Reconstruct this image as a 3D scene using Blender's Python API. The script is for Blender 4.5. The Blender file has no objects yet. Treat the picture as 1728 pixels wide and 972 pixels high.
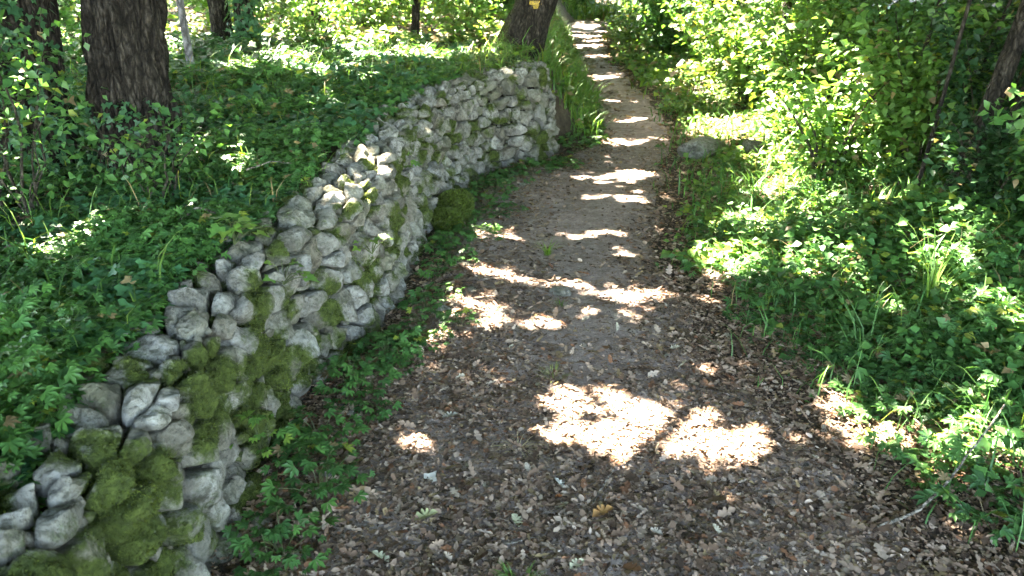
import bpy, math
import numpy as np
from mathutils import Vector, Matrix

rng = np.random.default_rng(7)
scene = bpy.context.scene
col = scene.collection

# ------------------------------------------------------------------ camera
cam_d = bpy.data.cameras.new("camera")
cam = bpy.data.objects.new("camera", cam_d)
col.objects.link(cam)
cam.location = (0, 0, 1.5)
cam.rotation_euler = (math.radians(90 - 21.9), 0, 0)
cam_d.sensor_width = 36
cam_d.lens = 36 * 1356 / 1728
cam_d.dof.use_dof = True; cam_d.dof.focus_distance = 3.4; cam_d.dof.aperture_fstop = 5.0
cam_d.clip_start = 0.02
cam_d.clip_end = 600
scene.camera = cam

# ------------------------------------------------------------------ light
SUN = np.array([-0.42, 0.38, 0.81]); SUN /= np.linalg.norm(SUN)      # towards the sun
w = bpy.data.worlds.new("World"); scene.world = w; w.use_nodes = True
nt = w.node_tree
sky = nt.nodes.new("ShaderNodeTexSky"); sky.sky_type = 'NISHITA'; sky.sun_disc = False
sky.sun_elevation = math.asin(SUN[2]); sky.sun_rotation = math.atan2(SUN[0], SUN[1])
bg = nt.nodes["Background"]; bg.inputs[1].default_value = 0.125
nt.links.new(sky.outputs[0], bg.inputs[0])
sl = bpy.data.lights.new("sun", 'SUN'); sl.energy = 5.0; sl.angle = math.radians(0.55); sl.color = (1, .965, .92)
so = bpy.data.objects.new("sun", sl); col.objects.link(so); so.location = tuple(SUN * 40)
so.rotation_euler = Vector(SUN).to_track_quat('Z', 'Y').to_euler()
vs = scene.view_settings
vs.view_transform = 'Standard'; vs.look = 'None'; vs.gamma = 1; vs.use_curve_mapping = False
vs.exposure = 5.5
vs.use_white_balance = True; vs.white_balance_temperature = 7600; vs.white_balance_tint = 10
cy = scene.cycles
cy.max_bounces = 6; cy.diffuse_bounces = 4; cy.glossy_bounces = 2; cy.transmission_bounces = 4
cy.use_denoising = True; cy.sample_clamp_indirect = 6; cy.caustics_reflective = False; cy.caustics_refractive = False

# ------------------------------------------------------------------ numpy helpers
def _hash(i, seed):
    h = np.full(i.shape[0], seed * 374761393 & 0xffffffff, dtype=np.uint32)
    for k in range(i.shape[1]):
        h = (h ^ (i[:, k].astype(np.int64) & 0xffffffff).astype(np.uint32)) * np.uint32(2654435761)
        h ^= h >> np.uint32(15); h *= np.uint32(2246822519); h ^= h >> np.uint32(13)
    return h.astype(np.float64) / 4294967295.0

def vnoise(p, seed=1):
    p = np.atleast_2d(np.asarray(p, float)); d = p.shape[1]
    f = np.floor(p); t = p - f; t = t * t * (3 - 2 * t); f = f.astype(np.int64)
    out = np.zeros(len(p))
    for c in range(2 ** d):
        b = np.array([(c >> k) & 1 for k in range(d)])
        wgt = np.prod(np.where(b, t, 1 - t), axis=1)
        out += wgt * _hash(f + b, seed)
    return out

def fbm(p, seed=1, o=3):
    p = np.atleast_2d(np.asarray(p, float)); a = 0; s = .5; tot = 0
    for k in range(o):
        a = a + s * vnoise(p * 2 ** k, seed + k); tot += s; s *= .5
    return a / tot

def sstep(a, b, x):
    t = np.clip((x - a) / (b - a), 0, 1); return t * t * (3 - 2 * t)

def norm(v): return v / np.maximum(np.linalg.norm(v, axis=-1, keepdims=True), 1e-9)

def rand_unit(n):
    return norm(rng.normal(size=(n, 3)))

def mesh(name, V, F, mat=None, colr=None, smooth=False, extra=None):
    V = np.asarray(V, np.float32); F = np.asarray(F, np.int32)
    me = bpy.data.meshes.new(name)
    n, k = F.shape
    me.vertices.add(len(V)); me.vertices.foreach_set("co", V.ravel())
    me.loops.add(n * k); me.loops.foreach_set("vertex_index", F.ravel())
    me.polygons.add(n); me.polygons.foreach_set("loop_start", np.arange(n, dtype=np.int32) * k)
    me.polygons.foreach_set("loop_total", np.full(n, k, np.int32))
    if smooth: me.polygons.foreach_set("use_smooth", np.ones(n, bool))
    if colr is not None:
        c = np.ones((len(V), 4), np.float32); c[:, :3] = colr
        a = me.color_attributes.new("Col", 'FLOAT_COLOR', 'POINT'); a.data.foreach_set("color", c.ravel())
    for key, val in (extra or {}).items():
        a = me.attributes.new(key, 'FLOAT', 'POINT'); a.data.foreach_set("value", np.asarray(val, np.float32))
    me.update(calc_edges=True); me.validate()
    if mat: me.materials.append(mat)
    return me

def link(name, me, parent=None, label=None, cat=None, group=None, kind=None, loc=None):
    o = bpy.data.objects.new(name, me); col.objects.link(o)
    if parent is not None: o.parent = parent
    if loc is not None: o.location = loc
    if label: o["label"] = label
    if cat: o["category"] = cat
    if group: o["group"] = group
    if kind: o["kind"] = kind
    return o

def thing(name, loc, label, cat, group=None):
    return link(name, None, None, label, cat, group, None, tuple(float(v) for v in loc))

def frames(d, up):
    """rotation matrices with local y along d and local z near up"""
    y = norm(d); x = norm(np.cross(y, up)); z = np.cross(x, y)
    return np.stack([x, y, z], axis=2)

# leaf templates: verts (x across, y along, z up), triangles
def T(v, f): return np.array(v, float), np.array(f, int)
LEAF = T([(0, 0, 0), (-.5, .42, .12), (.5, .42, .12), (0, .5, 0), (0, 1, -.12)], [(0, 2, 3), (0, 3, 1), (3, 2, 4), (3, 4, 1)])
QUAD = T([(0, 0, 0), (.5, .5, .08), (0, 1, 0), (-.5, .5, .08)], [(0, 1, 2), (0, 2, 3)])
IVY = T([(0, .1, 0), (-.32, -.06, .05), (-.55, .3, .04), (-.26, .42, .06), (0, 1, -.08), (.26, .42, .06), (.55, .3, .04), (.32, -.06, .05)],
        [(0, 1, 2), (0, 2, 3), (0, 3, 4), (0, 4, 5), (0, 5, 6), (0, 6, 7)])
def _palm():
    v = []; f = []
    for a, l in ((-75, .72), (-38, .92), (0, 1), (38, .92), (75, .72)):
        s, c = math.sin(math.radians(a)), math.cos(math.radians(a)); b = len(v)
        w_ = .17
        v += [(0, 0, 0), (s * l * .6 - c * w_, c * l * .6 + s * w_, .07), (s * l, c * l, -.08), (s * l * .6 + c * w_, c * l * .6 - s * w_, .07)]
        f += [(b, b + 2, b + 1), (b, b + 3, b + 2)]
    return T(v, f)
PALM = _palm()
BLADE = T([(-.5, 0, 0), (.5, 0, 0), (.42, .45, .05), (-.42, .45, .05), (.28, .8, -.08), (-.28, .8, -.08), (0, 1, -.26)],
          [(0, 1, 2), (0, 2, 3), (3, 2, 4), (3, 4, 5), (5, 4, 6)])
def _oak(nl=4, curl=.16):
    pts = [(0, 0)]
    for k in range(nl):
        y0 = .12 + .78 * k / nl; wd = .30 * math.sin(math.pi * (.2 + .72 * (k + .5) / nl)) + .05
        pts += [(wd * .52, y0), (wd, y0 + .11), (wd * .85, y0 + .17)]
    right = pts + [(.05, .97)]
    out = right + [(0, 1.0)] + [(-x, y) for x, y in right[::-1][:-1]]
    v = [(0, .5, 0)] + [(x, y, abs(x) ** 1.3 * 1.6 * curl * 3 + curl * (y - .5) ** 2) for x, y in out]
    n = len(out)
    return T(v, [(0, 1 + (i + 1) % n, 1 + i) for i in range(n)])
OAK = _oak()
OAKF = _oak(3, .07)
LITTER = T([(0, 0, 0), (-.42, .3, .16), (.42, .35, .05), (0, .5, -.03), (-.34, .75, .02), (.3, .72, .14), (0, 1, .08)],
           [(0, 2, 3), (0, 3, 1), (1, 3, 4), (3, 2, 5), (3, 5, 6), (3, 6, 4)])

def leaves(P, D, U, L, W, tpl, C, curl=None):
    """instances of a leaf template merged into arrays"""
    v, f = tpl; n = len(P)
    R = frames(D, U)
    S = np.stack([np.broadcast_to(W, n), np.broadcast_to(L, n), np.broadcast_to(L, n) * (1 if curl is None else curl)], axis=1)
    loc = v[None] * S[:, None, :]
    X = np.einsum('nij,nkj->nki', R, loc) + P[:, None, :]
    Fs = f[None] + (np.arange(n) * len(v))[:, None, None]
    Cc = np.repeat(C, len(v), axis=0)
    return X.reshape(-1, 3), Fs.reshape(-1, 3), Cc

def join(parts):
    V = []; F = []; C = []; b = 0
    for v, f, c in parts:
        V.append(v); F.append(f + b); C.append(c); b += len(v)
    return np.concatenate(V), np.concatenate(F), np.concatenate(C)

def tube(P, r, k=8, wob=0, seed=3, ridges=0, bark=0):
    """triangulated tube along polyline P with radii r"""
    P = np.asarray(P, float); r = np.broadcast_to(np.asarray(r, float), len(P)); n = len(P)
    tng = norm(np.gradient(P, axis=0)); ref = np.array([0.31, .9, .12]) if abs(tng[0, 1]) < .9 else np.array([1., 0, 0])
    a = norm(np.cross(tng, ref)); b = np.cross(tng, a)
    th = np.linspace(0, 2 * np.pi, k, endpoint=False)
    ring = a[:, None] * np.cos(th)[None, :, None] + b[:, None] * np.sin(th)[None, :, None]
    rr = np.repeat(r[:, None], k, 1)
    if wob or bark:
        L = np.concatenate([[0], np.cumsum(np.linalg.norm(np.diff(P, axis=0), axis=1))])
        pts = np.stack([(np.cos(th)[None] * ridges / 6.28 + 0 * L[:, None]).ravel(), (np.sin(th)[None] * ridges / 6.28 + 0 * L[:, None]).ravel(), np.repeat(L, k) * 3.2], 1)
        if bark:
            nz = fbm(pts + fbm(pts * .5, seed + 9)[:, None] * 1.5, seed, 2).reshape(n, k)
            rr = rr * (1 + bark * (np.abs(nz - .5) * 4 - .55))
        big = fbm(np.stack([np.tile(np.cos(th), n), np.tile(np.sin(th), n), np.repeat(L, k) * 1.2], 1) * 1.3, seed + 4).reshape(n, k)
        rr = rr * (1 + wob * (big - .5) * 2)
    V = (P[:, None] + ring * rr[:, :, None]).reshape(-1, 3)
    i = np.arange(n - 1)[:, None] * k; j = np.arange(k)[None]; j2 = (j + 1) % k
    q = np.stack([i + j, i + j2, i + k + j2, i + k + j], -1).reshape(-1, 4)
    F = np.concatenate([q[:, [0, 1, 2]], q[:, [0, 2, 3]]])
    return V, F

# ------------------------------------------------------------------ materials
def nodes(name):
    m = bpy.data.materials.new(name); m.use_nodes = True
    t = m.node_tree; return m, t, t.nodes, t.links, t.nodes["Principled BSDF"]

def noise_node(N, L, scale, detail=4, coord=None, rough=.6):
    n = N.new("ShaderNodeTexNoise"); n.inputs["Scale"].default_value = scale; n.inputs["Detail"].default_value = detail
    n.inputs["Roughness"].default_value = rough
    if coord is not None: L.new(coord, n.inputs["Vector"])
    return n

def ramp(N, L, src, stops):
    r = N.new("ShaderNodeValToRGB"); e = r.color_ramp.elements
    while len(e) < len(stops): e.new(.5)
    for k, (p, c) in enumerate(stops): e[k].position = p; e[k].color = (*c, 1)
    L.new(src, r.inputs[0]); return r

def mixc(N, L, fac, a, b, mode='MIX'):
    m = N.new("ShaderNodeMix"); m.data_type = 'RGBA'; m.blend_type = mode
    for s, sock in ((fac, m.inputs[0]), (a, m.inputs[6]), (b, m.inputs[7])):
        if isinstance(s, (int, float)): sock.default_value = s
        elif isinstance(s, tuple): sock.default_value = (*s, 1)
        else: L.new(s, sock)
    return m.outputs[2]

def bump(N, L, B, h, strength, dist):
    b = N.new("ShaderNodeBump"); b.inputs["Strength"].default_value = strength; b.inputs["Distance"].default_value = dist
    L.new(h, b.inputs["Height"]); L.new(b.outputs[0], B.inputs["Normal"])

def leaf_mat(name, transl=.35, rough=.45, spec=.35):
    m, t, N, L, B = nodes(name)
    a = N.new("ShaderNodeVertexColor"); a.layer_name = "Col"
    geo = N.new("ShaderNodeNewGeometry")
    nz = noise_node(N, L, 60, 2, geo.outputs["Position"])
    c = mixc(N, L, .35, a.outputs[0], mixc(N, L, 1.0, a.outputs[0], ramp(N, L, nz.outputs[0], [(.3, (.55, .55, .5)), (.7, (1.5, 1.45, 1.3))]).outputs[0], 'MULTIPLY'))
    L.new(c, B.inputs["Base Color"]); B.inputs["Roughness"].default_value = rough; B.inputs["Specular IOR Level"].default_value = spec
    if transl:
        tr = N.new("ShaderNodeBsdfTranslucent")
        L.new(mixc(N, L, 1.0, c, (1.5, 1.5, .65), 'MULTIPLY'), tr.inputs[0])
        mx = N.new("ShaderNodeMixShader"); mx.inputs[0].default_value = transl
        L.new(B.outputs[0], mx.inputs[1]); L.new(tr.outputs[0], mx.inputs[2])
        L.new(mx.outputs[0], N["Material Output"].inputs[0])
    return m

M_leaf = leaf_mat("green_leaf")
M_litter = leaf_mat("dry_leaf", .12, .8, .2)
M_canopy = leaf_mat("canopy_leaf", .3, .5, .3)

def soil_mat(name, stops, sc=9, bmp=.9):
    m, t, N, L, B = nodes(name)
    geo = N.new("ShaderNodeNewGeometry").outputs["Position"]
    n1 = noise_node(N, L, sc, 8, geo, .7); n2 = noise_node(N, L, 1.7, 3, geo); n3 = noise_node(N, L, 85, 5, geo, .8)
    r1 = ramp(N, L, n1.outputs[0], stops)
    c = mixc(N, L, .6, r1.outputs[0], mixc(N, L, 1.0, r1.outputs[0], ramp(N, L, n3.outputs[0], [(.32, (.35, .33, .3)), (.55, (1, 1, 1)), (.72, (1.7, 1.65, 1.55))]).outputs[0], 'MULTIPLY'))
    c = mixc(N, L, .5, c, mixc(N, L, 1.0, c, ramp(N, L, n2.outputs[0], [(.35, (.6, .6, .58)), (.65, (1.3, 1.25, 1.2))]).outputs[0], 'MULTIPLY'))
    L.new(c, B.inputs["Base Color"]); B.inputs["Roughness"].default_value = .95; B.inputs["Specular IOR Level"].default_value = .15
    add = N.new("ShaderNodeMath"); add.operation = 'MULTIPLY_ADD'; L.new(n3.outputs[0], add.inputs[0]); add.inputs[1].default_value = .35; L.new(n1.outputs[0], add.inputs[2])
    bump(N, L, B, add.outputs[0], bmp, .03)
    return m
M_soil = soil_mat("forest_soil", [(.3, (.035, .027, .02)), (.5, (.07, .054, .04)), (.7, (.11, .09, .065))])
M_path = soil_mat("path_earth", [(.3, (.15, .116, .10)), (.5, (.26, .208, .182)), (.7, (.38, .325, .29))], 12)
M_core = soil_mat("wall_rubble_earth", [(.3, (.012, .010, .008)), (.6, (.03, .025, .019)), (.75, (.06, .05, .04))], 20)

def stone_mat(name):
    m, t, N, L, B = nodes(name)
    geo = N.new("ShaderNodeNewGeometry").outputs["Position"]
    oi = N.new("ShaderNodeObjectInfo")
    n1 = noise_node(N, L, 9, 8, geo, .68); n2 = noise_node(N, L, 42, 6, geo, .75); n3 = noise_node(N, L, 4, 4, geo)
    base = ramp(N, L, oi.outputs["Random"], [(0, (.12, .115, .095)), (.2, (.26, .25, .225)), (.4, (.17, .157, .125)), (.6, (.31, .30, .28)), (.8, (.20, .18, .14)), (1, (.245, .245, .235))]).outputs[0]
    c = mixc(N, L, 1.0, base, ramp(N, L, n1.outputs[0], [(.3, (.25, .24, .21)), (.44, (.7, .69, .66)), (.56, (1.05, 1.05, 1.05)), (.68, (1.5, 1.52, 1.5))]).outputs[0], 'MULTIPLY')
    c = mixc(N, L, .75, c, mixc(N, L, 1.0, c, ramp(N, L, n2.outputs[0], [(.3, (.3, .3, .28)), (.45, (.9, .9, .88)), (.7, (1.25, 1.25, 1.22))]).outputs[0], 'MULTIPLY'))
    # thin grey-green algae film and yellow-brown stain
    v0 = N.new("ShaderNodeTexVoronoi"); v0.inputs["Scale"].default_value = 38; v0.inputs["Randomness"].default_value = 1; L.new(mixc(N, L, .12, geo, n2.outputs[1]), v0.inputs["Vector"])
    c = mixc(N, L, 1.0, c, ramp(N, L, v0.outputs[0], [(.1, (.35, .34, .31)), (.3, (.95, .95, .94)), (.8, (1.1, 1.1, 1.1))]).outputs[0], 'MULTIPLY')
    n6 = noise_node(N, L, 16, 5, geo, .8)
    c = mixc(N, L, ramp(N, L, n6.outputs[0], [(.53, (0, 0, 0)), (.63, (.8, .8, .8))]).outputs[0], c, (.055, .052, .042))
    c = mixc(N, L, ramp(N, L, n3.outputs[0], [(.48, (0, 0, 0)), (.7, (.55, .55, .55))]).outputs[0], c, (.17, .175, .11))
    at = N.new("ShaderNodeAttribute"); at.attribute_name = "moss"
    n5 = noise_node(N, L, 70, 4, geo, .7)
    add = N.new("ShaderNodeMath"); add.operation = 'MULTIPLY_ADD'; L.new(n5.outputs[0], add.inputs[0]); add.inputs[1].default_value = .7; L.new(at.outputs["Fac"], add.inputs[2])
    mf = ramp(N, L, add.outputs[0], [(.68, (0, 0, 0)), (.92, (1, 1, 1))]).outputs[0]
    mc = ramp(N, L, n2.outputs[0], [(.3, (.022, .03, .008)), (.5, (.05, .07, .014)), (.7, (.10, .13, .028))]).outputs[0]
    c = mixc(N, L, mf, c, mc)
    L.new(c, B.inputs["Base Color"]); B.inputs["Roughness"].default_value = .92; B.inputs["Specular IOR Level"].default_value = .2
    v = N.new("ShaderNodeTexVoronoi"); v.inputs["Scale"].default_value = 55; L.new(geo, v.inputs["Vector"])
    h = N.new("ShaderNodeMath"); h.operation = 'MULTIPLY_ADD'; L.new(n2.outputs[0], h.inputs[0]); h.inputs[1].default_value = .8
    h2 = N.new("ShaderNodeMath"); h2.operation = 'MULTIPLY_ADD'; L.new(v.outputs[0], h2.inputs[0]); h2.inputs[1].default_value = .35; L.new(n1.outputs[0], h2.inputs[2])
    L.new(h2.outputs[0], h.inputs[2])
    bump(N, L, B, h.outputs[0], 1.0, .035)
    return m
M_stone = stone_mat("limestone")

def bark_mat(name, stops, moss=0., scale=1.):
    m, t, N, L, B = nodes(name)
    tc = N.new("ShaderNodeNewGeometry").outputs["Position"]
    mp = N.new("ShaderNodeMapping"); mp.inputs["Scale"].default_value = (1, 1, .22); L.new(tc, mp.inputs[0])
    n1 = noise_node(N, L, 34 * scale, 6, mp.outputs[0], .7); n2 = noise_node(N, L, 5, 4, tc); n3 = noise_node(N, L, 90, 3, tc)
    c = ramp(N, L, n1.outputs[0], stops).outputs[0]
    mp2 = N.new("ShaderNodeMapping"); mp2.inputs["Scale"].default_value = (1, 1, .38); L.new(mixc(N, L, .06, tc, n2.outputs[1]), mp2.inputs[0])
    vo = N.new("ShaderNodeTexVoronoi"); vo.feature = 'DISTANCE_TO_EDGE'; vo.inputs["Scale"].default_value = 42 * scale; L.new(mp2.outputs[0], vo.inputs["Vector"])
    pk = ramp(N, L, vo.outputs[0], [(.02, (.25, .24, .22)), (.22, (1, 1, 1)), (.5, (1.7, 1.7, 1.65))])
    c = mixc(N, L, .8, c, mixc(N, L, 1.0, c, pk.outputs[0], 'MULTIPLY'))
    c = mixc(N, L, .5, c, mixc(N, L, 1.0, c, ramp(N, L, n3.outputs[0], [(.35, (.5, .5, .5)), (.7, (1.6, 1.6, 1.55))]).outputs[0], 'MULTIPLY'))
    if moss:
        at = N.new("ShaderNodeAttribute"); at.attribute_name = "moss"
        add = N.new("ShaderNodeMath"); add.operation = 'MULTIPLY_ADD'; L.new(n2.outputs[0], add.inputs[0]); add.inputs[1].default_value = .8; L.new(at.outputs["Fac"], add.inputs[2])
        c = mixc(N, L, ramp(N, L, add.outputs[0], [(.75, (0, 0, 0)), (.98, (1, 1, 1))]).outputs[0], c, ramp(N, L, n3.outputs[0], [(.3, (.04, .05, .01)), (.7, (.13, .15, .03))]).outputs[0])
    L.new(c, B.inputs["Base Color"]); B.inputs["Roughness"].default_value = .95; B.inputs["Specular IOR Level"].default_value = .15
    ad2 = N.new('ShaderNodeMath'); ad2.operation = 'MULTIPLY_ADD'; L.new(vo.outputs[0], ad2.inputs[0]); ad2.inputs[1].default_value = 1.6; L.new(n1.outputs[0], ad2.inputs[2])
    bump(N, L, B, ad2.outputs[0], 1.0, .035)
    return m
M_bark = bark_mat("oak_bark", [(.34, (.008, .0065, .005)), (.5, (.032, .026, .02)), (.72, (.10, .085, .07))], 1)
M_bark2 = bark_mat("smooth_grey_bark", [(.3, (.12, .115, .12)), (.6, (.19, .185, .195)), (.75, (.26, .25, .26))], 0, .5)
M_stem = bark_mat("shrub_stem_bark", [(.3, (.03, .026, .018)), (.5, (.065, .055, .04)), (.7, (.12, .1, .075))])
M_dead = bark_mat("dead_wood", [(.3, (.12, .10, .08)), (.5, (.25, .215, .175)), (.7, (.38, .34, .29))])
M_red = bark_mat("rotten_wood", [(.3, (.1, .055, .03)), (.5, (.24, .14, .075)), (.7, (.36, .25, .15))])
def flat_mat(name, c, rough=.7):
    m, t, N, L, B = nodes(name)
    geo = N.new("ShaderNodeNewGeometry").outputs["Position"]; n = noise_node(N, L, 120, 4, geo)
    L.new(ramp(N, L, n.outputs[0], [(.44, (.05, .04, .03)), (.52, c)]).outputs[0], B.inputs["Base Color"]); B.inputs["Roughness"].default_value = rough
    return m
M_yellow = flat_mat("yellow_paint", (.42, .27, .03))

# ------------------------------------------------------------------ terrain
WALL = np.array([(-.80, .3), (-.78, 1.0), (-.77, 1.7), (-.77, 2.4), (-.72, 2.8), (-.59, 3.2), (-.51, 3.7), (-.50, 4.5), (-.38, 5.4), (-.15, 6.12), (.25, 6.5), (.385, 6.72), (.40, 6.95), (.33, 7.25), (.1, 7.5)])
EY = np.array([-60, .3, 1, 1.7, 2.4, 2.8, 3.2, 3.7, 4.5, 5.4, 6.12, 6.5, 6.75, 7.3, 9.3, 11.9, 14.25, 19, 24, 30, 40, 90])
EX = np.array([-.8, -.8, -.78, -.77, -.77, -.72, -.59, -.51, -.50, -.38, -.15, .25, .40, .70, .92, .91, 1.03, 1.17, 1.56, 2.6, 6, 30])
RY = np.array([-60, 1.2, 1.69, 2.15, 2.8, 3.6, 4.5, 6, 7.3, 9.3, 11.9, 14.25, 19, 24, 30, 40, 90])
RX = np.array([1.25, 1.22, 1.17, 1.10, .90, .82, .92, 1.22, 1.46, 1.68, 1.7, 1.65, 2.15, 2.55, 3.7, 7.2, 31])
def Eb(y): return np.interp(y, EY, EX)
def Rb(y): return np.interp(y, RY, RX)
def ground(x, y):
    x = np.asarray(x, float); y = np.asarray(y, float)
    dl = Eb(y) - x; dr = x - Rb(y)
    ter = np.interp(y, [0, 1.5, 3, 5, 6.6, 10, 20, 45], [.46, .50, .58, .66, .70, .70, .70, 1.0]) + .04 * np.clip(dl - .4, 0, 40) ** .9
    k = sstep(6.7, 7.4, y)
    up = (1 - k) * sstep(.14, .32, dl) + k * sstep(-.08, .55, dl)
    right = .30 * sstep(.1, 1.7, dr) + .05 * np.clip(dr - 1.5, 0, 30)
    p = np.stack([x.ravel(), y.ravel()], 1)
    nz = (fbm(p * 1.1, 21) - .5).reshape(x.shape); nf = (fbm(p * 5, 31, 2) - .5).reshape(x.shape)
    off = np.clip(np.maximum(dl, dr) / .6, 0, 1)
    return ter * up + right + nz * (.04 + .14 * off) + nf * (.02 + .03 * off) - .02 * np.exp(-((x - (Eb(y) + Rb(y)) / 2) / .35) ** 2)

def axis(a, b, step, lo, hi, g=1.14):
    c = list(np.arange(a, b, step)); s = step
    while c[-1] < hi: s *= g; c.append(c[-1] + s)
    s = step; left = [c[0]]
    while left[-1] > lo: s *= g; left.append(left[-1] - s)
    return np.array(left[:0:-1] + c)
gx = axis(-3, 3.6, .06, -90, 90); gy = axis(.6, 9.5, .06, -90, 110)
X, Y = np.meshgrid(gx, gy); Z = ground(X, Y)
n0, n1 = X.shape
i = (np.arange(n0 - 1)[:, None] * n1 + np.arange(n1 - 1)[None]).ravel()
Q = np.stack([i, i + 1, i + n1 + 1, i + n1], 1)
link("ground", mesh("ground", np.stack([X, Y, Z], -1).reshape(-1, 3), Q, M_soil, smooth=True), kind="structure")
# the path: its own sheet a little above the soil, with ragged edges
py = np.concatenate([np.arange(-3, 10, .05), np.arange(10, 25.6, .2)])
u = np.linspace(0, 1, 46)
wav = (fbm(np.stack([py * 2.2, py * 0], 1), 5) - .5)
e0 = Eb(py) + .03 + .25 * np.clip(wav, -.2, .5); e1 = Rb(py) + .22 * (fbm(np.stack([py * 1.7, py * 0 + 9], 1), 6) - .5)
X = e0[:, None] + (e1 - e0)[:, None] * u[None]; Y = np.repeat(py[:, None], len(u), 1)
Z = ground(X, Y) + .006 + .004 - .02 * (np.abs(u - .5) * 2)[None] ** 8
n0, n1 = X.shape; i = (np.arange(n0 - 1)[:, None] * n1 + np.arange(n1 - 1)[None]).ravel()
link("path", mesh("path", np.stack([X, Y, Z], -1).reshape(-1, 3), np.stack([i, i + 1, i + n1 + 1, i + n1], 1), M_path, smooth=True), kind="structure")

def gpt(x, y, dz=0): return np.array([x, y, float(ground(np.array([x]), np.array([y]))[0]) + dz])

# ------------------------------------------------------------------ sun flecks: where the canopy is open
PATCH = np.array([  # ground x, y, half width, half depth
    (.48, 2.44, .30, .15), (.62, 2.46, .22, .10), (.56, 2.38, .22, .13), (.50, 2.42, .2, .16), (.24, 2.52, .08, .03), (.46, 2.24, .11, .08), (.70, 2.22, .12, .05), (.30, 2.66, .12, .05), (.0, 2.30, .05, .04), (-.10, 2.52, .05, .02), (-.28, 2.33, .08, .05),
    (1.17, 2.56, .05, .05), (.76, 2.80, .08, .06), (-.1, 2.80, .07, .04), (-.42, 2.95, .08, .04), (-.32, 3.15, .06, .06),
    (.56, 3.62, .16, .06), (.34, 3.75, .12, .05), (-.18, 3.50, .08, .05), (.06, 3.32, .13, .04), (.9, 3.62, .10, .05), (.5, 3.40, .04, .02), (.02, 3.85, .08, .02), (-.16, 3.98, .04, .03),
    (.58, 4.62, .28, .06), (-.02, 4.55, .08, .06), (.62, 4.25, .1, .05), (.75, 6.05, .48, .10), (.32, 6.22, .16, .07), (.7, 5.4, .3, .05), (1.02, 7.35, .42, .13), (.8, 6.9, .2, .06),
    (1.3, 8.5, .35, .10), (1.2, 9.8, .3, .12), (1.27, 12.0, .40, .45), (1.4, 14.8, .3, .3), (1.5, 16.6, .5, .5), (1.7, 19.2, .5, .6), (1.9, 22.5, .6, .9),
    (-.80, 4.75, .22, .22), (-.62, 5.4, .10, .2), (-.74, 2.85, .07, .08), (-.70, 2.50, .06, .06), (-1.15, 2.65, .07, .05), (-.45, 5.95, .1, .12), (.15, 6.75, .15, .08),
    (1.42, 4.55, .14, .2), (1.7, 4.1, .1, .12), (2.15, 4.3, .12, .12), (2.0, 3.3, .12, .12), (1.9, 2.75, .1, .1), (1.8, 5.3, .3, .3), (2.3, 6.2, .5, .4), (2.0, 7.6, .4, .5), (2.9, 8.2, .6, .7), (2.5, 10.2, .6, .8),
    (-1.7, 6.4, .35, .4), (-1.2, 7.3, .4, .3), (-2.3, 8.6, .7, .6), (-1.0, 9.6, .5, .6), (-3.0, 11.5, 1.2, 1.0), (.1, 10.6, .4, .6), (-1.3, 13.0, .8, 1.2), (-3.4, 4.2, .2, .2), (-2.9, 3.5, .1, .1)])
def openness(x, y):
    """>0 where sun reaches the ground"""
    p = np.stack([x, y], 1)
    nz = (fbm(p * 6.5, 41, 3) - .5) * 1.5
    best = np.full(len(x), -9.)
    for (cx, cy_, rx, ry) in PATCH:
        d = np.sqrt(((x - cx) / (rx + .10)) ** 2 + ((y - cy_) / (ry + .085)) ** 2)
        best = np.maximum(best, 1.1 - d + nz * .7)
    fl = fbm(p * np.array([2.6, 2.6]), 51, 3)
    thr = np.full(len(x), .70)
    thr = np.where((x < Eb(y) - .3) & (y > 5.6), .455, thr)                   # airy wood at the back
    thr = np.where((x > Rb(y) + .5) & (y > 4.6), .54, thr)
    thr = np.where((x > 2.6) & (y < 8.5), .9, thr)
    thr = np.where((x < Eb(y) - .3) & (x > -1.7) & (y > 2.4) & (y < 5.6), .60, thr)
    thr = np.where(y > 13, .52, thr)
    thr = np.where((x > Rb(y) + .1) & (y < 4.6), .60, thr)
    return np.maximum(best, (fl - thr) * 12)

# ------------------------------------------------------------------ trees
def leafcol(n, a, b, dark=.35, yel=0.0):
    t = rng.random(n)[:, None]; c = np.array(a) * (1 - t) + np.array(b) * t
    c = c * (1 - dark / 2 + dark * rng.random(n)[:, None])
    if yel:
        k = rng.random(n) < yel; c[k] = np.array([.15, .19, .03]) * (.7 + .6 * rng.random(k.sum())[:, None])
        k = rng.random(n) < yel * .6; c[k] = np.array([.19, .14, .075]) * (.6 + .7 * rng.random(k.sum())[:, None])
    return c

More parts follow.
